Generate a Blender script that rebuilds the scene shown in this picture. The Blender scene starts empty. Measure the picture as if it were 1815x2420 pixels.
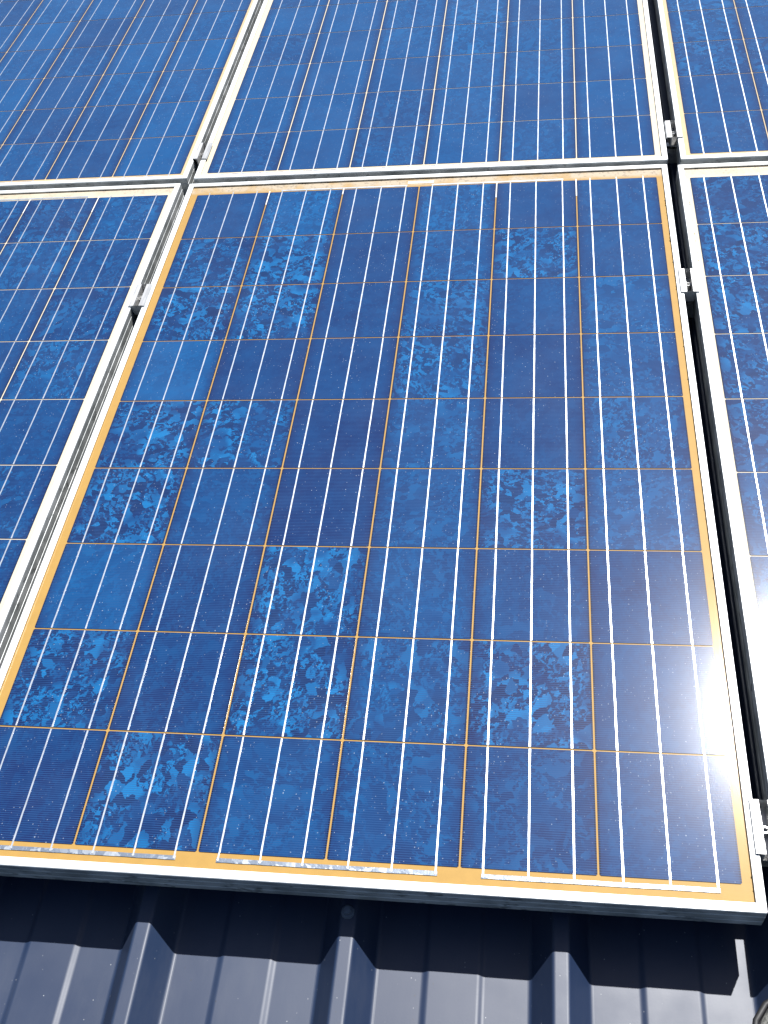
import bpy, bmesh, math, random
from mathutils import Matrix, Vector

random.seed(11)
sc = bpy.context.scene
COL = sc.collection

# ------------------------------------------------------------------ roof plane, camera, sun, sky
TILT = math.radians(6.0)                       # pitch of the roof
ROOF = Matrix.Translation((0, 0, 4.0)) @ Matrix.Rotation(TILT, 4, 'X')   # panel coordinates -> world
ROT3 = ROOF.to_3x3()

cd = bpy.data.cameras.new('camera')
cam = bpy.data.objects.new('camera', cd)
COL.objects.link(cam)
sc.camera = cam
cd.sensor_fit = 'VERTICAL'
cd.sensor_height = 24.0
cd.lens = 23.9079
cd.clip_start = 0.02
cd.clip_end = 3000
ax_r = Vector((0.98895013, 0.10068446, -0.10881303))
ax_d = Vector((0.00786108, -0.7685732, -0.63971356))
ax_f = Vector((-0.14803999, 0.63178943, -0.76087205))
cm = Matrix((ax_r, -ax_d, -ax_f)).transposed()
cam.matrix_world = Matrix.Translation(ROOF @ Vector((0.72178813, -1.85470937, 1.17671212))) @ (ROT3 @ cm).to_4x4()

SUN_LOCAL = Vector((0.2413, 0.4810, 0.8438)).normalized()
sun_dir = (ROT3 @ SUN_LOCAL).normalized()
sun_el = math.asin(sun_dir.z)
sun_az = math.atan2(sun_dir.x, sun_dir.y)

w = bpy.data.worlds.new('World')
sc.world = w
w.use_nodes = True
nt = w.node_tree
nt.nodes.clear()
sky = nt.nodes.new('ShaderNodeTexSky')
sky.sky_type = 'NISHITA'
sky.sun_disc = False
sky.sun_elevation = sun_el
sky.sun_rotation = sun_az
bg = nt.nodes.new('ShaderNodeBackground')
bg.inputs['Strength'].default_value = 0.05
wo = nt.nodes.new('ShaderNodeOutputWorld')
nt.links.new(sky.outputs[0], bg.inputs[0])
nt.links.new(bg.outputs[0], wo.inputs[0])

sd = bpy.data.lights.new('sun', 'SUN')
sd.energy = 4.8
sd.angle = math.radians(0.5)
sd.color = (1.0, 0.98, 0.945)
sun = bpy.data.objects.new('sun', sd)
COL.objects.link(sun)
sun.rotation_euler = (-sun_dir).to_track_quat('-Z', 'Y').to_euler()
sun.location = ROOF @ (SUN_LOCAL * 8)

sc.view_settings.view_transform = 'Standard'
sc.view_settings.look = 'None'
sc.view_settings.gamma = 1.0
sc.view_settings.exposure = 1.1
sc.render.engine = 'CYCLES'
sc.cycles.max_bounces = 6
sc.cycles.caustics_reflective = False
sc.cycles.caustics_refractive = False

# ------------------------------------------------------------------ node helpers
class NT:
    def __init__(s, name):
        s.m = bpy.data.materials.new(name)
        s.m.use_nodes = True
        s.t = s.m.node_tree
        s.t.nodes.clear()
        s.out = s.t.nodes.new('ShaderNodeOutputMaterial')
        s.b = s.t.nodes.new('ShaderNodeBsdfPrincipled')
        s.t.links.new(s.b.outputs[0], s.out.inputs[0])
        s.obj = s.n('ShaderNodeTexCoord').outputs['Object']

    def n(s, kind, **kw):
        x = s.t.nodes.new(kind)
        for k, v in kw.items():
            setattr(x, k, v)
        return x

    def put(s, sock, v):
        if isinstance(v, bpy.types.NodeSocket):
            s.t.links.new(v, sock)
        elif isinstance(v, (tuple, list)) and len(v) == 3 and sock.type == 'RGBA':
            sock.default_value = (*v, 1)
        else:
            sock.default_value = v

    def math(s, op, a, b=None, c=None, clamp=False):
        x = s.n('ShaderNodeMath', operation=op, use_clamp=clamp)
        for i, v in enumerate((a, b, c)):
            if v is not None:
                s.put(x.inputs[i], v)
        return x.outputs[0]

    def vec(s, op, a, b=None, scale=None):
        x = s.n('ShaderNodeVectorMath', operation=op)
        s.put(x.inputs[0], a)
        if b is not None:
            s.put(x.inputs[1], b)
        if scale is not None:
            s.put(x.inputs['Scale'], scale)
        return x.outputs[0]

    def step(s, v, lo, hi, a=0.0, b=1.0, kind='SMOOTHSTEP'):
        x = s.n('ShaderNodeMapRange', interpolation_type=kind)
        s.put(x.inputs[0], v)
        for i, q in enumerate((lo, hi, a, b)):
            s.put(x.inputs[i + 1], q)
        return x.outputs[0]

    def mix(s, f, a, b, blend='MIX'):
        x = s.n('ShaderNodeMix', data_type='RGBA', blend_type=blend)
        s.put(x.inputs[0], f)
        s.put(x.inputs[6], a)
        s.put(x.inputs[7], b)
        return x.outputs[2]

    def noise(s, scale, detail=2.0, co=None, rough=0.5, dist=0.0, color=False):
        x = s.n('ShaderNodeTexNoise')
        s.put(x.inputs['Vector'], co if co is not None else s.obj)
        x.inputs['Scale'].default_value = scale
        x.inputs['Detail'].default_value = detail
        x.inputs['Roughness'].default_value = rough
        x.inputs['Distortion'].default_value = dist
        return x.outputs['Color' if color else 'Fac']

    def voro(s, scale, co=None, out='Color', feature='F1'):
        x = s.n('ShaderNodeTexVoronoi', feature=feature)
        s.put(x.inputs['Vector'], co if co is not None else s.obj)
        x.inputs['Scale'].default_value = scale
        return x.outputs[out]

    def xyz(s, v):
        x = s.n('ShaderNodeSeparateXYZ')
        s.put(x.inputs[0], v)
        return x.outputs

    def attr(s, name):
        x = s.n('ShaderNodeAttribute', attribute_type='OBJECT', attribute_name=name)
        return x.outputs['Fac']

    def bump(s, h, strength, dist, sock='Normal'):
        x = s.n('ShaderNodeBump')
        x.inputs['Strength'].default_value = strength
        x.inputs['Distance'].default_value = dist
        s.put(x.inputs['Height'], h)
        s.t.links.new(x.outputs[0], s.b.inputs[sock])

    def set(s, **kw):
        names = dict(color='Base Color', rough='Roughness', metal='Metallic', spec='Specular IOR Level', coat='Coat Weight',
                     coat_rough='Coat Roughness', coat_ior='Coat IOR')
        for k, v in kw.items():
            s.put(s.b.inputs[names[k]], v)
        return s.m


def glass_coat(t, co, rough=0.102):
    """The laminated front glass: a slightly dimpled, dusty clear coat."""
    d = t.noise(800, 1.0, co)
    t.bump(d, 0.055, 0.0006, 'Coat Normal')
    t.set(coat=1.0, coat_rough=rough, coat_ior=1.5)


def specks(t, co, density=0.70):
    """mask of dust specks and lint on the glass"""
    warp = t.noise(300, 1.0, co, color=True)
    c2 = t.vec('ADD', co, t.vec('SCALE', warp, scale=0.0025))
    dist = t.voro(240, c2, 'Distance')
    rnd = t.xyz(t.voro(240, c2, 'Color'))[0]
    on = t.step(rnd, density, density + 0.02)
    dot = t.step(dist, 0.07, 0.20, 1.0, 0.0)
    return t.math('MULTIPLY', on, dot)


# ------------------------------------------------------------------ materials
def mat_cell():
    t = NT('polycrystalline_silicon')
    seed, tone, grain = t.attr('seed'), t.attr('tone'), t.attr('grain')
    off = t.n('ShaderNodeCombineXYZ')
    t.put(off.inputs[0], seed)
    t.put(off.inputs[1], t.math('MULTIPLY', seed, 1.73))
    t.put(off.inputs[2], t.math('MULTIPLY', seed, 0.31))
    co = t.vec('ADD', t.obj, off.outputs[0])
    rot = t.n('ShaderNodeVectorRotate', rotation_type='Z_AXIS')
    t.put(rot.inputs['Vector'], co)
    t.put(rot.inputs['Angle'], t.math('MULTIPLY', seed, 4.7))
    cr = t.vec('MULTIPLY', rot.outputs[0], (1.0, 1.35, 1.0))
    warp = t.vec('SUBTRACT', t.noise(45, 2.0, co, 0.5, color=True), (0.5, 0.5, 0.5))
    warp2 = t.vec('SUBTRACT', t.noise(170, 1.0, co, 0.5, color=True), (0.5, 0.5, 0.5))
    c2 = t.vec('ADD', cr, t.vec('ADD', t.vec('SCALE', warp, scale=0.020), t.vec('SCALE', warp2, scale=0.0075)))
    v1 = t.xyz(t.voro(58, c2))
    v2 = t.xyz(t.voro(150, t.vec('ADD', c2, (3.1, 1.7, 0.4))))
    v3 = t.xyz(t.voro(330, t.vec('ADD', c2, (1.3, 5.7, 0.8))))
    zone = t.step(t.noise(30, 1.0, t.vec('ADD', co, (9.2, 3.3, 0.0))), 0.43, 0.53)
    fr_ = t.math('ADD', t.math('MULTIPLY', v2[1], 0.62), t.math('MULTIPLY', v3[2], 0.38))
    gm_ = t.n('ShaderNodeMix', data_type='FLOAT')
    t.put(gm_.inputs[0], zone); t.put(gm_.inputs[2], v1[0]); t.put(gm_.inputs[3], fr_)
    g = gm_.outputs[0]
    tonev = t.step(v1[2], 0.0, 1.0, 0.45, 1.0)
    big = t.noise(13, 2.0, co, 0.55)
    clus = t.step(t.noise(17, 2.0, co, 0.5, 0.6), 0.36, 0.54)
    hi = t.math('MULTIPLY', t.math('MULTIPLY', t.step(g, 0.53, 0.60), tonev), clus)
    hi = t.math('MULTIPLY', hi, grain)
    faint = t.math('MULTIPLY', t.step(g, 0.3, 0.75), 0.40)
    mid = t.math('ADD', t.math('ADD', tone, t.math('MULTIPLY', t.math('SUBTRACT', big, 0.5), 0.7)),
                 t.math('MULTIPLY', t.math('SUBTRACT', faint, 0.20), t.math('ADD', 0.2, t.math('MULTIPLY', grain, 1.1))), clamp=False)
    mid = t.math('ADD', mid, 0.0, clamp=True)
    base = t.mix(mid, (0.0048, 0.0145, 0.066), (0.0035, 0.060, 0.178))
    lowg = t.math('MULTIPLY', t.math('MULTIPLY', t.step(g, 0.46, 0.36), clus), t.math('MULTIPLY', grain, 0.5))
    base = t.mix(lowg, base, (0.003, 0.008, 0.036))
    col = t.mix(hi, base, (0.006, 0.112, 0.280))
    x, y, z = t.xyz(t.obj)
    # purple rim along the two long sides of the wafer
    rim = t.math('MULTIPLY', t.step(t.math('ABSOLUTE', x), 0.060, 0.078), 0.5)
    col = t.mix(rim, col, (0.006, 0.008, 0.048))
    edge = t.math('MAXIMUM', t.step(t.math('ABSOLUTE', x), 0.0758, 0.0768), t.step(t.math('ABSOLUTE', y), 0.0764, 0.0771))
    col = t.mix(t.math('MULTIPLY', edge, 0.85), col, (0.003, 0.004, 0.016))
    # silver finger grid
    fr = t.math('FRACT', t.math('DIVIDE', t.math('ADD', y, 0.078), 0.0029))
    fing = t.step(t.math('ABSOLUTE', t.math('SUBTRACT', fr, 0.5)), 0.10, 0.26, 1.0, 0.0)
    fw = t.math('MULTIPLY', fing, t.step(t.noise(60, 2, co), 0.3, 0.7, 0.45, 0.8))
    col = t.mix(fw, col, (0.014, 0.051, 0.144))
    # thin dust film with specks
    sp = specks(t, co)
    col = t.mix(t.math('MULTIPLY', sp, t.step(t.noise(11, 2, co), 0.3, 0.7, 0.1, 0.5)), col, (0.42, 0.48, 0.52))
    dust = t.step(t.noise(8, 3, co), 0.35, 0.75, 0.0, 0.012)
    col = t.mix(dust, col, (0.40, 0.42, 0.42))
    glass_coat(t, co)
    return t.set(color=col, rough=0.27, spec=0.035)


def mat_backsheet(name, c, dust):
    t = NT(name)
    x, y, z = t.xyz(t.obj)
    n = t.noise(60, 4, rough=0.65)
    col = t.mix(t.step(n, 0.3, 0.75, 0.0, 0.35), c, tuple(v * 0.78 for v in c))
    # grey-brown silt that has washed up against the upper lip, and a little below
    silt = t.math('MULTIPLY', t.step(y, -0.002, 0.014), t.step(t.noise(20, 4), 0.34, 0.54, 0.35, 1.0))
    col = t.mix(t.math('MULTIPLY', silt, dust), col, (0.36, 0.30, 0.22))
    fine = t.math('MULTIPLY', t.step(t.noise(180, 3), 0.52, 0.66), t.math('MULTIPLY', silt, dust))
    col = t.mix(t.math('MULTIPLY', fine, 0.5), col, (0.12, 0.095, 0.07))
    glass_coat(t, t.obj)
    return t.set(color=col, rough=0.55, spec=0.1)


def mat_busbar(name='tinned_copper', rough=0.36):
    t = NT(name)
    n = t.noise(90, 3)
    t.bump(n, 0.5, 0.0006)
    glass_coat(t, t.obj, 0.2)
    c = t.mix(t.step(t.noise(45, 3), 0.35, 0.7), (0.55, 0.60, 0.65), (0.74, 0.77, 0.80))
    return t.set(color=c, rough=rough, metal=0.80, spec=0.3)


def mat_ribbon():
    t = NT('crinkled_tin_ribbon')
    v = t.voro(130, t.vec('ADD', t.obj, t.vec('SCALE', t.noise(70, 2, color=True), scale=0.02)))
    r = t.xyz(v)[0]
    t.bump(t.math('ADD', r, t.noise(160, 2)), 0.35, 0.0010)
    c = t.mix(t.step(r, 0.55, 0.9), (0.17, 0.20, 0.25), (0.33, 0.36, 0.40))
    return t.set(color=c, rough=t.step(r, 0.2, 0.9, 0.34, 0.45), metal=0.4, coat=1.0, coat_rough=0.1)


def mat_frame():
    t = NT('anodised_aluminium')
    n = t.noise(35, 5, rough=0.7)
    c = t.mix(t.step(n, 0.42, 0.8), (0.74, 0.755, 0.76), (0.62, 0.635, 0.64))
    # scuffs and dried dirt in blotches on the outer sides, then a darker grey tint
    x, y, z = t.xyz(t.obj)
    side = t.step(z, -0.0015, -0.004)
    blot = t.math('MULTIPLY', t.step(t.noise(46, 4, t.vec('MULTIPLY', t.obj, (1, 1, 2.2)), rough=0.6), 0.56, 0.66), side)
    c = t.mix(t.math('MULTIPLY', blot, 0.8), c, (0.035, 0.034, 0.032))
    side_grey = t.math('MULTIPLY', t.step(t.noise(20, 3), 0.3, 0.7, 0.45, 0.85), side)  # sides mixed unevenly towards a darker grey
    c = t.mix(side_grey, c, (0.15, 0.165, 0.165))
    t.bump(t.noise(300, 3), 0.05, 0.001)
    return t.set(color=c, rough=0.42, metal=0.35, spec=0.5)


def mat_clamp():
    t = NT('mill_finish_aluminium')
    n = t.noise(150, 4, t.vec('MULTIPLY', t.obj, (1, 0.12, 1)), rough=0.6)
    c = t.mix(t.step(n, 0.35, 0.7), (0.56, 0.56, 0.555), (0.38, 0.38, 0.38))
    t.bump(n, 0.12, 0.001)
    return t.set(color=c, rough=0.38, metal=0.5)


def mat_roof():
    t = NT('anthracite_painted_steel')
    co = t.obj
    base = t.mix(t.step(t.noise(3.0, 4), 0.35, 0.7), (0.006, 0.016, 0.046), (0.008, 0.020, 0.053))
    dust = t.step(t.noise(26, 5, t.vec('MULTIPLY', co, (1, 0.25, 1)), rough=0.65), 0.42, 0.8, 0.0, 0.045)
    base = t.mix(dust, base, (0.22, 0.22, 0.21))
    d = t.voro(190, co, 'Distance')
    r = t.xyz(t.voro(190, co))[0]
    r2 = t.xyz(t.voro(190, co))[1]
    sp = t.math('MULTIPLY', t.step(r, 0.86, 0.88), t.step(d, 0.06, 0.17, 1.0, 0.0))
    base = t.mix(t.math('MULTIPLY', sp, t.step(r2, 0.25, 1.0, 0.0, 0.6)), base, (0.40, 0.41, 0.42))
    dk = t.math('MULTIPLY', t.step(r, 0.0, 0.03, 1.0, 0.0), t.step(d, 0.1, 0.25, 0.6, 0.0))
    base = t.mix(dk, base, (0.008, 0.008, 0.01))
    t.bump(t.noise(420, 2), 0.03, 0.0006)
    ro = t.step(t.noise(14, 4), 0.3, 0.7, 0.46, 0.54)
    return t.set(color=base, rough=ro, spec=0.72)


def mat_plain(name, c, rough=0.5, metal=0.0, var=0.25, scale=60, spec=0.5, bump=0.0):
    t = NT(name)
    n = t.noise(scale, 4, rough=0.6)
    col = t.mix(t.step(n, 0.3, 0.72), c, tuple(v * (1 - var) for v in c))
    if bump:
        t.bump(n, bump, 0.002)
    return t.set(color=col, rough=rough, metal=metal, spec=spec)


def mat_suede():
    t = NT('grey_nubuck')
    f = t.noise(170, 5, t.vec('MULTIPLY', t.obj, (1, 0.45, 1)), rough=0.75)
    g = t.noise(45, 3)
    c = t.mix(t.step(f, 0.35, 0.68), (0.035, 0.036, 0.034), (0.20, 0.20, 0.185))
    c = t.mix(t.step(g, 0.45, 0.7, 0, 0.4), c, (0.14, 0.145, 0.14))
    t.bump(f, 0.8, 0.002)
    return t.set(color=c, rough=0.9, spec=0.1)


M = dict(
    cell=mat_cell(),
    orange=mat_backsheet('amber_backsheet', (0.325, 0.195, 0.052), 0.95),
    peach=mat_backsheet('pale_amber_backsheet', (0.44, 0.335, 0.195), 0.6),
    cream=mat_backsheet('cream_backsheet', (0.50, 0.435, 0.325), 0.6),
    bus=mat_busbar(), ribbon=mat_ribbon(), frame=mat_frame(), clamp=mat_clamp(), roof=mat_roof(),
    steel=mat_plain('stainless_steel', (0.55, 0.55, 0.54), 0.3, 0.9),
    dark=mat_plain('black_rubber', (0.016, 0.016, 0.018), 0.6, bump=0.2),
    white=mat_plain('white_strip', (0.62, 0.60, 0.56), 0.5, var=0.12),
    paper=mat_plain('label_paper', (0.66, 0.60, 0.50), 0.6, var=0.1),
    ink=mat_plain('label_ink', (0.16, 0.13, 0.10), 0.6),
    grime=mat_plain('dry_moss', (0.030, 0.026, 0.017), 0.95, var=0.6, scale=400, spec=0.1),
    suede=mat_suede(),
    sole=mat_plain('dark_rubber_sole', (0.030, 0.029, 0.033), 0.55, var=0.5, scale=120, bump=0.3),
    soil=mat_plain('dry_grass_ground', (0.07, 0.085, 0.035), 0.95, var=0.5, scale=0.8, spec=0.1),
)

# ------------------------------------------------------------------ object helpers
def link(o, parent=None):
    COL.objects.link(o)
    if parent is not None:
        o.parent = parent
    return o


def mesh(name, verts, faces, mat, smooth=False):
    me = bpy.data.meshes.new(name)
    me.from_pydata(verts, [], faces)
    bm = bmesh.new()
    bm.from_mesh(me)
    bmesh.ops.recalc_face_normals(bm, faces=bm.faces)
    bm.to_mesh(me)
    bm.free()
    if smooth:
        for p in me.polygons:
            p.use_smooth = True
    me.materials.append(mat)
    return me


def bm_mesh(name, bm, mat, smooth=False):
    bmesh.ops.recalc_face_normals(bm, faces=bm.faces)
    me = bpy.data.meshes.new(name)
    bm.to_mesh(me)
    bm.free()
    if smooth:
        for p in me.polygons:
            p.use_smooth = True
    me.materials.append(mat)
    return me


def put(name, me, parent=None, loc=(0, 0, 0), rz=0.0):
    o = bpy.data.objects.new(name, me)
    link(o, parent)
    if parent is None:
        o.matrix_world = ROOF @ Matrix.Translation(loc) @ Matrix.Rotation(rz, 4, 'Z')
    else:
        o.location = loc
        o.rotation_euler = (0, 0, rz)
    return o


def thing(name, label, cat, loc, rz=0.0, group=None):
    o = bpy.data.objects.new(name, None)
    o.empty_display_size = 0.05
    link(o)
    o.matrix_world = ROOF @ Matrix.Translation(loc) @ Matrix.Rotation(rz, 4, 'Z')
    tag(o, label, cat, group)
    return o


def tag(o, label, cat, group=None, kind=None):
    o['label'] = label
    o['category'] = cat
    if group:
        o['group'] = group
    if kind:
        o['kind'] = kind


def slab(poly, z0, z1):
    n = len(poly)
    v = [(x, y, z0) for x, y in poly] + [(x, y, z1) for x, y in poly]
    f = [tuple(range(n - 1, -1, -1)), tuple(range(n, 2 * n))]
    f += [(i, (i + 1) % n, n + (i + 1) % n, n + i) for i in range(n)]
    return v, f


def box(x0, x1, y0, y1, z0, z1):
    return slab([(x0, y0), (x1, y0), (x1, y1), (x0, y1)], z0, z1)


def extrude_profile(prof, l0, l1, axis):
    """prof: list of (u, z) closed polygon; axis 'x' or 'y' is the running direction"""
    n = len(prof)
    def P(u, l, z):
        return (u, l, z) if axis == 'y' else (l, u, z)
    v = [P(u, l0, z) for u, z in prof] + [P(u, l1, z) for u, z in prof]
    f = [tuple(range(n)), tuple(range(2 * n - 1, n - 1, -1))]
    f += [(i, (i + 1) % n, n + (i + 1) % n, n + i) for i in range(n)]
    return v, f


def cyl(bm, r, z0, z1, n=16, cx=0, cy=0, r2=None):
    r2 = r if r2 is None else r2
    a = [bm.verts.new((cx + r * math.cos(2 * math.pi * i / n), cy + r * math.sin(2 * math.pi * i / n), z0)) for i in range(n)]
    b = [bm.verts.new((cx + r2 * math.cos(2 * math.pi * i / n), cy + r2 * math.sin(2 * math.pi * i / n), z1)) for i in range(n)]
    bm.faces.new(a[::-1])
    for i in range(n):
        bm.faces.new((a[i], a[(i + 1) % n], b[(i + 1) % n], b[i]))
    return b


# ------------------------------------------------------------------ roof: trapezoidal steel sheet
PAN, TOP = -0.105, -0.065
PITCH, RIB0 = 0.2525, -0.0040          # centre of rib number 0

def roof_profile(x_from, x_to):
    pts = []
    k0 = math.floor((x_from - RIB0) / PITCH)
    k1 = math.ceil((x_to - RIB0) / PITCH)
    for k in range(k0, k1 + 1):
        c = RIB0 + k * PITCH
        pts += [(c - 0.0342, PAN, 4), (c - 0.0093, TOP, 3.2), (c + 0.0093, TOP, 3.2), (c + 0.0342, PAN, 4)]
        a, b = c + 0.094, c + 0.160
        pts += [(a - 0.003, PAN, 2.2), (a + 0.003, PAN + 0.0026, 2.2), (b - 0.003, PAN + 0.0026, 2.2), (b + 0.003, PAN, 2.2)]
    return pts


def rounded(pts):
    out = [pts[0][:2]]
    for i in range(1, len(pts) - 1):
        p0, p1, p2 = (Vector(q[:2]) for q in pts[i - 1:i + 2])
        r = pts[i][2] / 1000.0
        d0, d1 = (p0 - p1), (p2 - p1)
        a, b = p1 + d0.normalized() * min(r, d0.length * 0.45), p1 + d1.normalized() * min(r, d1.length * 0.45)
        for s in range(6):
            u = s / 5
            q = a * (1 - u) ** 2 + p1 * 2 * u * (1 - u) + b * u * u
            out.append((q.x, q.y))
    out.append(pts[-1][:2])
    return out


prof = rounded(roof_profile(-2.6, 3.6))
Y0, Y1 = -2.9, 2.6
TH = 0.0008
v, f = [], []
for (x, z) in prof:
    v += [(x, Y0, z), (x, Y1, z), (x, Y0, z - TH), (x, Y1, z - TH)]
for i in range(len(prof) - 1):
    a, b = i * 4, i * 4 + 4
    f += [(a, b, b + 1, a + 1), (a + 2, a + 3, b + 3, b + 2), (a, a + 2, b + 2, b), (a + 1, b + 1, b + 3, a + 3)]
n = len(prof) * 4 - 4
f += [(0, 1, 3, 2), (n, n + 2, n + 3, n + 1)]
ro = put('roof', mesh('roof', v, f, M['roof']))
tag(ro, 'anthracite ribbed metal roof sheet under the solar panels', 'roof', kind='structure')

gm = mesh('ground', [(-900, -900, 0), (900, -900, 0), (900, 900, 0), (-900, 900, 0)], [(0, 1, 2, 3)], M['soil'])  # ground out of view, added for bounce light
go = bpy.data.objects.new('ground', gm)
link(go)
go['kind'] = 'structure'

# ------------------------------------------------------------------ solar panel
CP, RP, CW = 0.159, 0.15707, 0.1567        # column pitch, row pitch, wafer size
RH = RP - 0.0020                           # wafer height
ZB, ZC, ZS = -0.0040, -0.0034, -0.0031     # top of backsheet, wafer, busbar

ch = 0.0016
hw, hh = CW / 2, RH / 2
CELL = mesh('solar_cell', *slab([(-hw + ch, -hh), (hw - ch, -hh), (hw, -hh + ch), (hw, hh - ch), (hw - ch, hh), (-hw + ch, hh), (-hw, hh - ch), (-hw, -hh + ch)],
                                0.0001, ZC - ZB), M['cell'])
BUS_X = (-0.052, 0.0, 0.052)

def busbar_mesh(seed):
    r = random.Random(seed)
    L, R_ = [], []
    n = 14
    for i in range(n + 1):
        y = -hh + 0.0004 + (2 * hh - 0.0008) * i / n
        wob = r.uniform(-0.00012, 0.00012)
        wd = 0.00102 + r.uniform(-0.00012, 0.00014)
        L.append((wob - wd, y))
        R_.append((wob + wd, y))
    v, f = [], []
    for (a, b) in zip(L, R_):
        zt = ZS - ZB + r.uniform(-0.00003, 0.00003)
        v += [(a[0], a[1], ZC - ZB + 0.00003), (a[0], a[1], zt), (b[0], b[1], zt), (b[0], b[1], ZC - ZB + 0.00003)]
    for i in range(n):
        q = i * 4
        for k in range(4):
            f.append((q + k, q + (k + 1) % 4, q + 4 + (k + 1) % 4, q + 4 + k))
    f += [(0, 1, 2, 3), (n * 4 + 3, n * 4 + 2, n * 4 + 1, n * 4)]
    return mesh('busbar', v, f, M['bus'])

BUS = [busbar_mesh(i) for i in range(7)]

FD = 0.040
FPROF = [(0, -0.0007), (0.0007, 0), (0.0102, 0), (0.0109, -0.0006), (0.0109, -0.0024), (0.0022, -0.0024), (0.0022, -0.0382), (0.022, -0.0382),
         (0.022, -FD), (0, -FD), (0, -0.0300), (0.0012, -0.0292), (0.0012, -0.0282), (0, -0.0274),
         (0, -0.0150), (0.0012, -0.0142), (0.0012, -0.0130), (0, -0.0122)]

def frame_bars(x0, x1, y0, y1):
    W, H, g = x1 - x0, y1 - y0, 0.0004
    out = []
    n = len(FPROF)
    for side in range(4):
        Ls = W if side in (0, 2) else H
        v = []
        for end in (0, 1):
            for d, z in FPROF:
                s = d + g if end == 0 else Ls - d - g
                if side == 0: v.append((x0 + s, y0 + d, z))
                elif side == 1: v.append((x1 - d, y0 + s, z))
                elif side == 2: v.append((x1 - s, y1 - d, z))
                else: v.append((x0 + d, y1 - s, z))
        f = [tuple(range(n)), tuple(range(2 * n - 1, n - 1, -1))]
        f += [(i, (i + 1) % n, n + (i + 1) % n, n + i) for i in range(n)]
        out.append(mesh('frame_bar', v, f, M['frame']))
    return out


def ribbon_mesh(x0, x1, y0, y1, z=ZS, mat='ribbon'):
    r = random.Random(int((x0 + 3) * 1000))
    n = max(2, int((x1 - x0) / 0.012))
    v, f = [], []
    for i in range(n + 1):
        x = x0 + (x1 - x0) * i / n
        a, b = r.uniform(-.0002, .0002), r.uniform(-.0002, .0002)
        v += [(x, y0 + a, ZB + .0001), (x, y0 + a, z), (x, y1 + b, z), (x, y1 + b, ZB + .0001)]
    for i in range(n):
        q = i * 4
        for k in range(4):
            f.append((q + k, q + (k + 1) % 4, q + 4 + (k + 1) % 4, q + 4 + k))
    f += [(0, 1, 2, 3), (n * 4 + 3, n * 4 + 2, n * 4 + 1, n * 4)]
    return mesh('ribbon', v, f, M[mat])


def grime_mesh(spots, seed):
    """small lumps of dry moss and dirt caught against the frame lip: spots are (x0, y0, x1, y1, count)"""
    r = random.Random(seed)
    bm = bmesh.new()
    for (x0, y0, x1, y1, c) in spots:
        for i in range(c):
            u = r.random()
            s = r.uniform(0.0004, 0.0012)
            m = Matrix.Translation((x0 + (x1 - x0) * u + r.gauss(0, .0004), y0 + (y1 - y0) * u + r.gauss(0, .0004), ZB + 0.0008)) @ \
                Matrix.Rotation(r.uniform(0, 6.28), 4, 'Z') @ Matrix.Diagonal((s * r.uniform(.8, 2.4), s, s * .8, 1))
            res = bmesh.ops.create_icosphere(bm, subdivisions=1, radius=1.0, matrix=m)
            for q in res['verts']:
                q.co += Vector((r.gauss(0, s * .2), r.gauss(0, s * .2), r.gauss(0, s * .1)))
    return bm_mesh('grime', bm, M['grime'])


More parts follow.
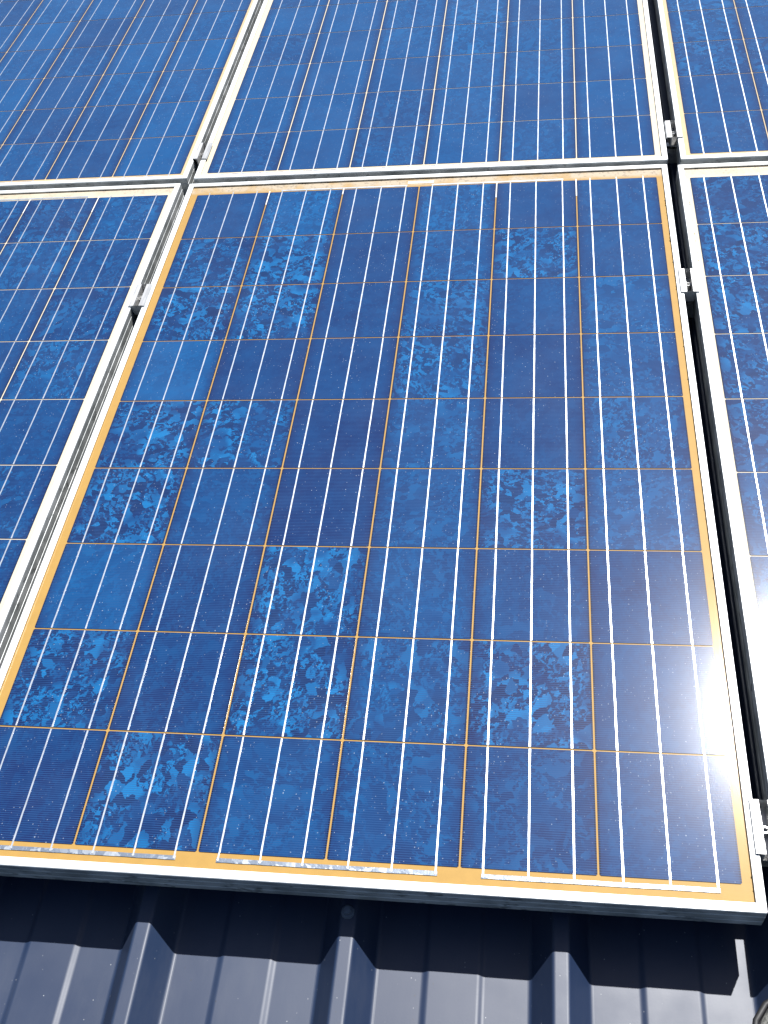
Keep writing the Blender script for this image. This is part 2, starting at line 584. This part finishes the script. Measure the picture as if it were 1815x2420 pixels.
def solar_panel(label, loc, rz, outer, sheet, look, seed, bottom_ribbons, top_ribbons, spots, sticker=None):
    """loc: left upper corner of the wafer field in roof coordinates (wafers run down -y); outer: frame box around it"""
    t = thing('solar_panel', label, 'solar panel', loc, rz, 'solar panels laid in two rows on the roof')
    x0, x1, y0, y1 = outer
    for me in frame_bars(*outer):
        put('frame_bar', me, t)
    bs = mesh('backsheet', *box(x0 + 0.0024, x1 - 0.0024, y0 + 0.0024, y1 - 0.0024, ZB - 0.003, ZB), M[sheet])
    put('backsheet', bs, t)
    r = random.Random(seed)
    for row in range(9):
        for c in range(6):
            tone, grain, sd_ = look(row, c, r)
            o = put('solar_cell', CELL, t, ((c + .5) * CP, -(row + .5) * RP, ZB))
            o['seed'], o['tone'], o['grain'] = float(sd_), .06 + .90 * float(tone), float(grain)
            for bx in BUS_X:
                put('busbar', BUS[r.randrange(7)], o, (bx + r.uniform(-.0003, .0003), 0, 0))
    bott = -9 * RP + 0.001
    xb = lambda c, k: (c + .5) * CP + BUS_X[k]
    for (c0, k0, c1, k1) in bottom_ribbons:
        put('ribbon', ribbon_mesh(xb(c0, k0) - .002, xb(c1, k1) + .002, bott - 0.0115, bott - 0.0062), t)
        for c in range(c0, c1 + 1):
            for k in range(3):
                if (c == c0 and k < k0) or (c == c1 and k > k1):
                    continue
                bm = bmesh.new()
                vv, ff = box(-.0010, .0010, -.0088, 0.0009, .0002, ZS - ZB + .0001)
                bv = [bm.verts.new(q) for q in vv]
                for q in ff: bm.faces.new([bv[i] for i in q])
                top = cyl(bm, .0021, .0002, ZS - ZB + .0006, 10, 0, -.0085, .0015)
                bm.faces.new(top)
                put('ribbon_tab', bm_mesh('ribbon_tab', bm, M['bus']), t, (xb(c, k), bott, ZB))
    for (c0, k0, c1, k1) in top_ribbons:
        put('ribbon', ribbon_mesh(xb(c0, k0) - .002, xb(c1, k1) + .002, 0.0022, 0.0062, mat='bus'), t)
    for c in range(6):
        for k in range(3):
            put('ribbon_tab', mesh('ribbon_tab', *box(-.0010, .0010, -.0009, .0052, .0002, ZS - ZB), M['bus']), t, (xb(c, k), 0, ZB))
    for c, ln in ((1, .045), (2, .018), (4, .05), (5, .055)):
        put('gap_strip', mesh('gap_strip', *box(-.0012, .0012, -ln, 0.004, .0002, .0005), M['white']), t, (c * CP, 0, ZB))
    if spots:
        g = put('grime', grime_mesh(spots, seed), t)
        g['kind'] = 'stuff'
    if sticker:
        sx0, sx1, sy0, sy1 = sticker
        st = put('serial_label', mesh('serial_label', *box(sx0, sx1, sy0, sy1, ZB + .0001, ZB + .0005), M['paper']), t)
        vv, ff = [], []
        q = random.Random(4)
        x = sx0 + .004
        while x < sx1 - .004:
            wd = q.choice((.0006, .0009, .0013))
            b, g_ = box(x, x + wd, sy0 + .0024, sy1 - .0018, ZB + .0003, ZB + .0007)
            ff += [tuple(i + len(vv) for i in k) for k in g_]
            vv += b
            x += wd + q.choice((.0005, .0008))
        put('barcode', mesh('barcode', vv, ff, M['ink']), st)
    return t


# look of each wafer of the centre panel, row by row from the top: (tone, grain)
MAIN = [
    [(.38, .05), (.80, .45), (.28, .0), (.62, .40), (.34, .0), (.45, .1)],
    [(.30, .55), (.50, .95), (.24, .0), (.48, .30), (.55, .85), (.36, .05)],
    [(.34, .95), (.42, 1.0), (.20, .05), (.42, .65), (.34, .1), (.62, .35)],
    [(.78, .10), (.14, .0), (.20, .0), (.46, .75), (.16, .0), (.52, .25)],
    [(.28, 1.0), (.40, .9), (.06, .0), (.45, .35), (.20, .05), (.45, .50)],
    [(.25, .90), (.34, .15), (.02, .0), (.42, .2), (.40, .85), (.50, .3)],
    [(.60, .15), (.16, .1), (.42, 1.0), (.45, .2), (.28, .1), (.16, .05)],
    [(.26, .85), (.14, .1), (.38, 1.0), (.42, .45), (.18, .9), (.24, .05)],
    [(.06, .05), (.30, .9), (.34, .2), (.38, .25), (.22, .25), (.28, .1)],
]

def look_main(row, c, r):
    t_, g_ = MAIN[row][c]
    return t_, g_, 3.0 + c * 7.3 + row * 2.9 + r.random() * .2

def look_left(row, c, r):
    return r.uniform(.22, .55), r.choice((.1, .25, .4, .5)), 60 + r.random() * 90

def look_right(row, c, r):
    if c < 3 and 1 <= row <= 3:
        return .40, .95, 200 + c * 9 + row * .012
    return r.uniform(.2, .5), r.choice((.1, .3, .5)), 160 + r.random() * 90

def look_up_left(row, c, r):  # upper row: tones raised, pale hazy sheen painted into the wafer colour
    return r.choice((.38, .48, .58, .68, .8)), r.choice((0, .05, .15)), 260 + r.random() * 90

def look_up_mid(row, c, r):  # sheen of the far row put into these lighter tones too
    if c == 3 and row in (4, 5):
        return .8, .4, 355.0 + row
    return r.choice((.45, .52, .6, .7)), r.choice((0, .05, .2)), 360 + r.random() * 90

def look_up_right(row, c, r):  # lighter tones again stand in for the far row's sheen
    if c == 1 and row < 5:
        return .75, .45, 460 + row
    return r.uniform(.4, .7), r.choice((.05, .2, .45)), 470 + r.random() * 90

PAIRS = [(0, 0, 1, 2), (2, 0, 3, 2), (4, 0, 5, 2)]
TOPS = [(1, 0, 2, 2), (3, 0, 4, 2)]
FB = -9 * RP                                # lower edge of the wafer field

def lip(x0, x1, y0, y1):
    return dict(l=x0 + .0112, r=x1 - .0112, b=y0 + .0112, t=y1 - .0112)

o = (-0.0246, 0.9756, -1.4444, 0.0392)
q = lip(*o)
solar_panel('large blue solar panel with an amber border, the only one shown almost whole', (0, 0, 0), 0, o, 'orange', look_main, 1, PAIRS, TOPS,
            [(q['l'], q['t'], q['l'] + .25, q['t'], 34), (q['l'] + .2, q['t'], q['r'], q['t'], 50), (q['r'], -.05, q['r'], -.28, 40), (q['r'], -.3, q['r'], -1.2, 26),
             (q['r'], q['b'] + .01, q['r'], q['b'] + .03, 5)],
            (0.452, 0.506, 0.0115, 0.0195))
ox, oy = -0.0660 - 5.9905 * CP, 0.0072
o = (-0.046 - 0.9985 - ox, -0.046 - ox, -1.446, 0.0370)
q = lip(*o)
solar_panel('blue lower-row solar panel with a cream border, cut off at the left edge', (ox, oy, 0), -.001, o, 'cream', look_left, 2, PAIRS, TOPS,
            [(q['r'], -.03, q['r'], -.12, 22), (q['r'] - .5, q['t'], q['r'], q['t'], 40)])
ox, oy = 1.0157, -0.0066
o = (0.9962 - ox, 0.9962 - ox + 0.9985, -1.438, 0.0415)
q = lip(*o)
solar_panel('narrow slice of a blue lower-row solar panel with whitish border, cut off at right', (ox, oy, 0), 0, o, 'cream', look_right, 3, PAIRS, TOPS,
            [(q['l'], -.03, q['l'], -.3, 46), (q['l'], q['t'], q['l'] + .3, q['t'], 44)])

ROWH = 0.083 + 9 * RP
ox, oy = -0.0545 - 5.9905 * CP, 0.0872 + 9 * RP
o = (-0.0344 - 0.9985 - ox, -0.0344 - ox, FB - .0225, 0.0400)
solar_panel('blue solar panel with a pale amber border, upper row, beyond the gap on the left', (ox, oy, 0), math.radians(-.12), o, 'peach', look_up_left, 4, PAIRS, TOPS, [])
ox, oy = 0.0115, 0.0828 + 9 * RP
o = (-0.0115 - ox, 0.9880 - ox, FB - .0234, 0.0400)
q = lip(*o)
solar_panel('blue solar panel in the middle of the upper row, directly above the panel shown whole', (ox - .004, oy, 0), math.radians(-.2), o, 'cream', look_up_mid, 5, PAIRS, TOPS,
            [(q['l'], q['b'], q['r'], q['b'], 30)])
ox, oy = 1.0270, 0.0785 + 9 * RP
o = (1.0073 - ox, 1.0073 - ox + .9985, FB - .0225, 0.0400)
solar_panel('blue solar panel in the upper row, cut off at the top right corner', (ox, oy, 0), math.radians(-.12), o, 'peach', look_up_right, 6, PAIRS, TOPS, [])

# ------------------------------------------------------------------ mounting rails and clamps
RAIL = [(-.020, TOP), (.020, TOP), (.020, -FD - .0002), (.006, -FD - .0002), (.006, -.044), (.015, -.044), (.015, -.056), (-.015, -.056), (-.015, -.044),
        (-.006, -.044), (-.006, -FD - .0002), (-.020, -FD - .0002)]
for y, lab in ((-1.347, 'aluminium mounting rail under the front edge of the lower solar panels'),
               (-0.340, 'aluminium mounting rail under the back part of the lower solar panels'),
               (0.166, 'aluminium mounting rail under the front part of the upper solar panels')):
    vv, ff = extrude_profile(RAIL, -1.12, 2.08, 'x')
    ra = put('mounting_rail', mesh('mounting_rail', vv, ff, M['clamp']), None, (0, y, 0))
    tag(ra, lab, 'mounting rail', 'mounting rails on the roof ribs')

L2 = 0.0325
CPROF = [(-.0168, .0002), (-.0150, .0032), (-.0052, .0032), (-.0052, -.0162), (.0052, -.0162), (.0052, .0032), (.0150, .0032), (.0168, .0002),
         (.0078, .0002), (.0078, -.0190), (-.0078, -.0190), (-.0078, .0002)]

def clamp_bracket():
    # built from three convex strips so that every face is clean
    bm = bmesh.new()
    def strip(p):
        vv, ff = extrude_profile(p, -L2, L2, 'y')
        bv = [bm.verts.new(q_) for q_ in vv]
        for k in ff: bm.faces.new([bv[i] for i in k])
    vv, ff = extrude_profile(CPROF, -L2, L2, 'y')
    bv = [bm.verts.new(q_) for q_ in vv]
    for k in ff: bm.faces.new([bv[i] for i in k])
    caps = [f_ for f_ in bm.faces if len(f_.verts) > 4]
    bmesh.ops.triangulate(bm, faces=caps)
    return bm_mesh('clamp_bracket', bm, M['clamp'])

def clamp_bolt():
    bm = bmesh.new()
    n = 24
    outer = cyl(bm, .0050, -.0160, -.0068, n)
    rim = [bm.verts.new((.0044 * math.cos(2 * math.pi * i / n), .0044 * math.sin(2 * math.pi * i / n), -.0062)) for i in range(n)]
    hexr = [bm.verts.new((.0028 * math.cos(2 * math.pi * i / n), .0028 * math.sin(2 * math.pi * i / n), -.0062)) for i in range(n)]
    deep = [bm.verts.new((.0028 * math.cos(2 * math.pi * i / n), .0028 * math.sin(2 * math.pi * i / n), -.0115)) for i in range(n)]
    for i in range(n):
        j = (i + 1) % n
        bm.faces.new((outer[i], outer[j], rim[j], rim[i]))
        bm.faces.new((rim[i], rim[j], hexr[j], hexr[i]))
        bm.faces.new((hexr[i], hexr[j], deep[j], deep[i]))
    bm.faces.new(deep)
    sh = cyl(bm, .0038, -.0500, -.0191, 12)
    bm.faces.new(sh)
    return bm_mesh('bolt', bm, M['steel'])

CB, BO = clamp_bracket(), clamp_bolt()
for (x, y, lab) in ((-.0353, -.3425, 'small aluminium clamp with a bolt in the gap left of the panel shown whole'),
                    (.9856, -.3385, 'small aluminium clamp with a bolt at the upper right side of the panel shown whole'),
                    (.9866, -1.3465, 'small aluminium clamp at the lower right corner of the panel shown whole, half cut off'),
                    (-.0233, .1660, 'small aluminium clamp in the gap between the left and middle panels of the upper row'),
                    (.9980, .1660, 'small aluminium clamp in the gap between the middle and right panels of the upper row')):
    t = thing('panel_clamp', lab, 'clamp', (x, y, 0), 0, 'clamps holding the solar panels')
    put('clamp_bracket', CB, t)
    put('bolt', BO, t)

# ------------------------------------------------------------------ roofing screws on the ribs, in the panel's shade
def screw_mesh():
    bm = bmesh.new()
    b = cyl(bm, .0085, 0, .0022, 20, r2=.0075); bm.faces.new(b)
    b = cyl(bm, .0048, .0023, .0075, 6); bm.faces.new(b)
    return bm_mesh('roofing_screw', bm, M['screw'])

M['screw'] = mat_plain('painted_screw', (0.14, 0.17, 0.22), 0.35, 0.4)
SM = screw_mesh()
for (x, y, lab) in ((.5000, -1.452, 'grey roofing screw on the middle rib, in shade just below the panel'),
                    (.2480, -1.428, 'grey roofing screw on the left rib, in shade under the panel edge')):
    s = put('roofing_screw', SM, None, (x, y, TOP))
    tag(s, lab, 'screw', 'screws fixing the roof sheet')

# ------------------------------------------------------------------ shoe at the lower right corner
def shoe():
    t = thing('shoe', 'toe of a grey suede shoe with dark rubber edge at the lower right corner', 'shoe', (0.994, -1.660, TOP), math.radians(-4))
    # plan outline of the sole: y from heel (-) to toe (+)
    half = [(-.145, .004), (-.140, .020), (-.120, .031), (-.08, .034), (-.03, .034), (.02, .040), (.06, .047), (.09, .049), (.115, .045), (.133, .034), (.145, .018), (.149, .004)]
    out = [(-wd, y) for y, wd in half] + [(wd, y) for y, wd in reversed(half)]
    bm = bmesh.new()
    rings = []
    for z, s in ((0, .94), (.004, 1.0), (.016, 1.015), (.021, .995)):
        rings.append([bm.verts.new((x * s, y * (1 - (1 - s) * .4), z)) for x, y in out])
    n = len(out)
    for a, b in zip(rings, rings[1:]):
        for i in range(n):
            bm.faces.new((a[i], a[(i + 1) % n], b[(i + 1) % n], b[i]))
    bm.faces.new(rings[0][::-1]); bm.faces.new(rings[-1])
    put('sole', bm_mesh('sole', bm, M['sole'], True), t)
    bm = bmesh.new()
    rings = []
    def hgt(y):      # height of the upper along the foot
        if y > .05: return .030 + .028 * max(0, 1 - ((y - .05) / .1) ** 2.2)
        return .058 + .05 * min(1, (.05 - y) / .12)
    m = 7
    for k in range(m + 1):
        u = k / m
        ang = u * math.pi / 2 * .96
        s = math.cos(ang) ** .75 * .96
        ring = []
        for x, y in out:
            yy = y * (.97 if y > 0 else .97) - (0.012 * u if y > .1 else 0)
            ring.append(bm.verts.new((x * s, yy * (1 - .25 * u ** 2 if y > .06 else 1), .0205 + (hgt(y) - .0205) * math.sin(ang))))
        rings.append(ring)
    for a, b in zip(rings, rings[1:]):
        for i in range(n):
            bm.faces.new((a[i], a[(i + 1) % n], b[(i + 1) % n], b[i]))
    bm.faces.new(rings[0][::-1]); bm.faces.new(rings[-1])
    me = bm_mesh('upper', bm, M['suede'], True)
    o_ = put('upper', me, t)
    md = o_.modifiers.new('sub', 'SUBSURF'); md.levels = md.render_levels = 2
    bm = bmesh.new()
    # welt piping where the upper meets the sole
    pts = [(x * .985, y * .985) for x, y in out]
    rr = .0035
    prev = None
    loops = []
    for i, (x, y) in enumerate(pts):
        nx, ny = pts[(i + 1) % n][0] - pts[i - 1][0], pts[(i + 1) % n][1] - pts[i - 1][1]
        L_ = math.hypot(nx, ny); ox_, oy_ = ny / L_, -nx / L_
        loops.append([bm.verts.new((x + ox_ * rr * math.cos(a), y + oy_ * rr * math.cos(a), .0225 + rr * math.sin(a))) for a in (0, 1.05, 2.1, 3.14, 4.19, 5.24)])
    for i in range(n):
        a, b = loops[i], loops[(i + 1) % n]
        for k in range(6):
            bm.faces.new((a[k], a[(k + 1) % 6], b[(k + 1) % 6], b[k]))
    put('welt', bm_mesh('welt', bm, M['dark'], True), t)

shoe()
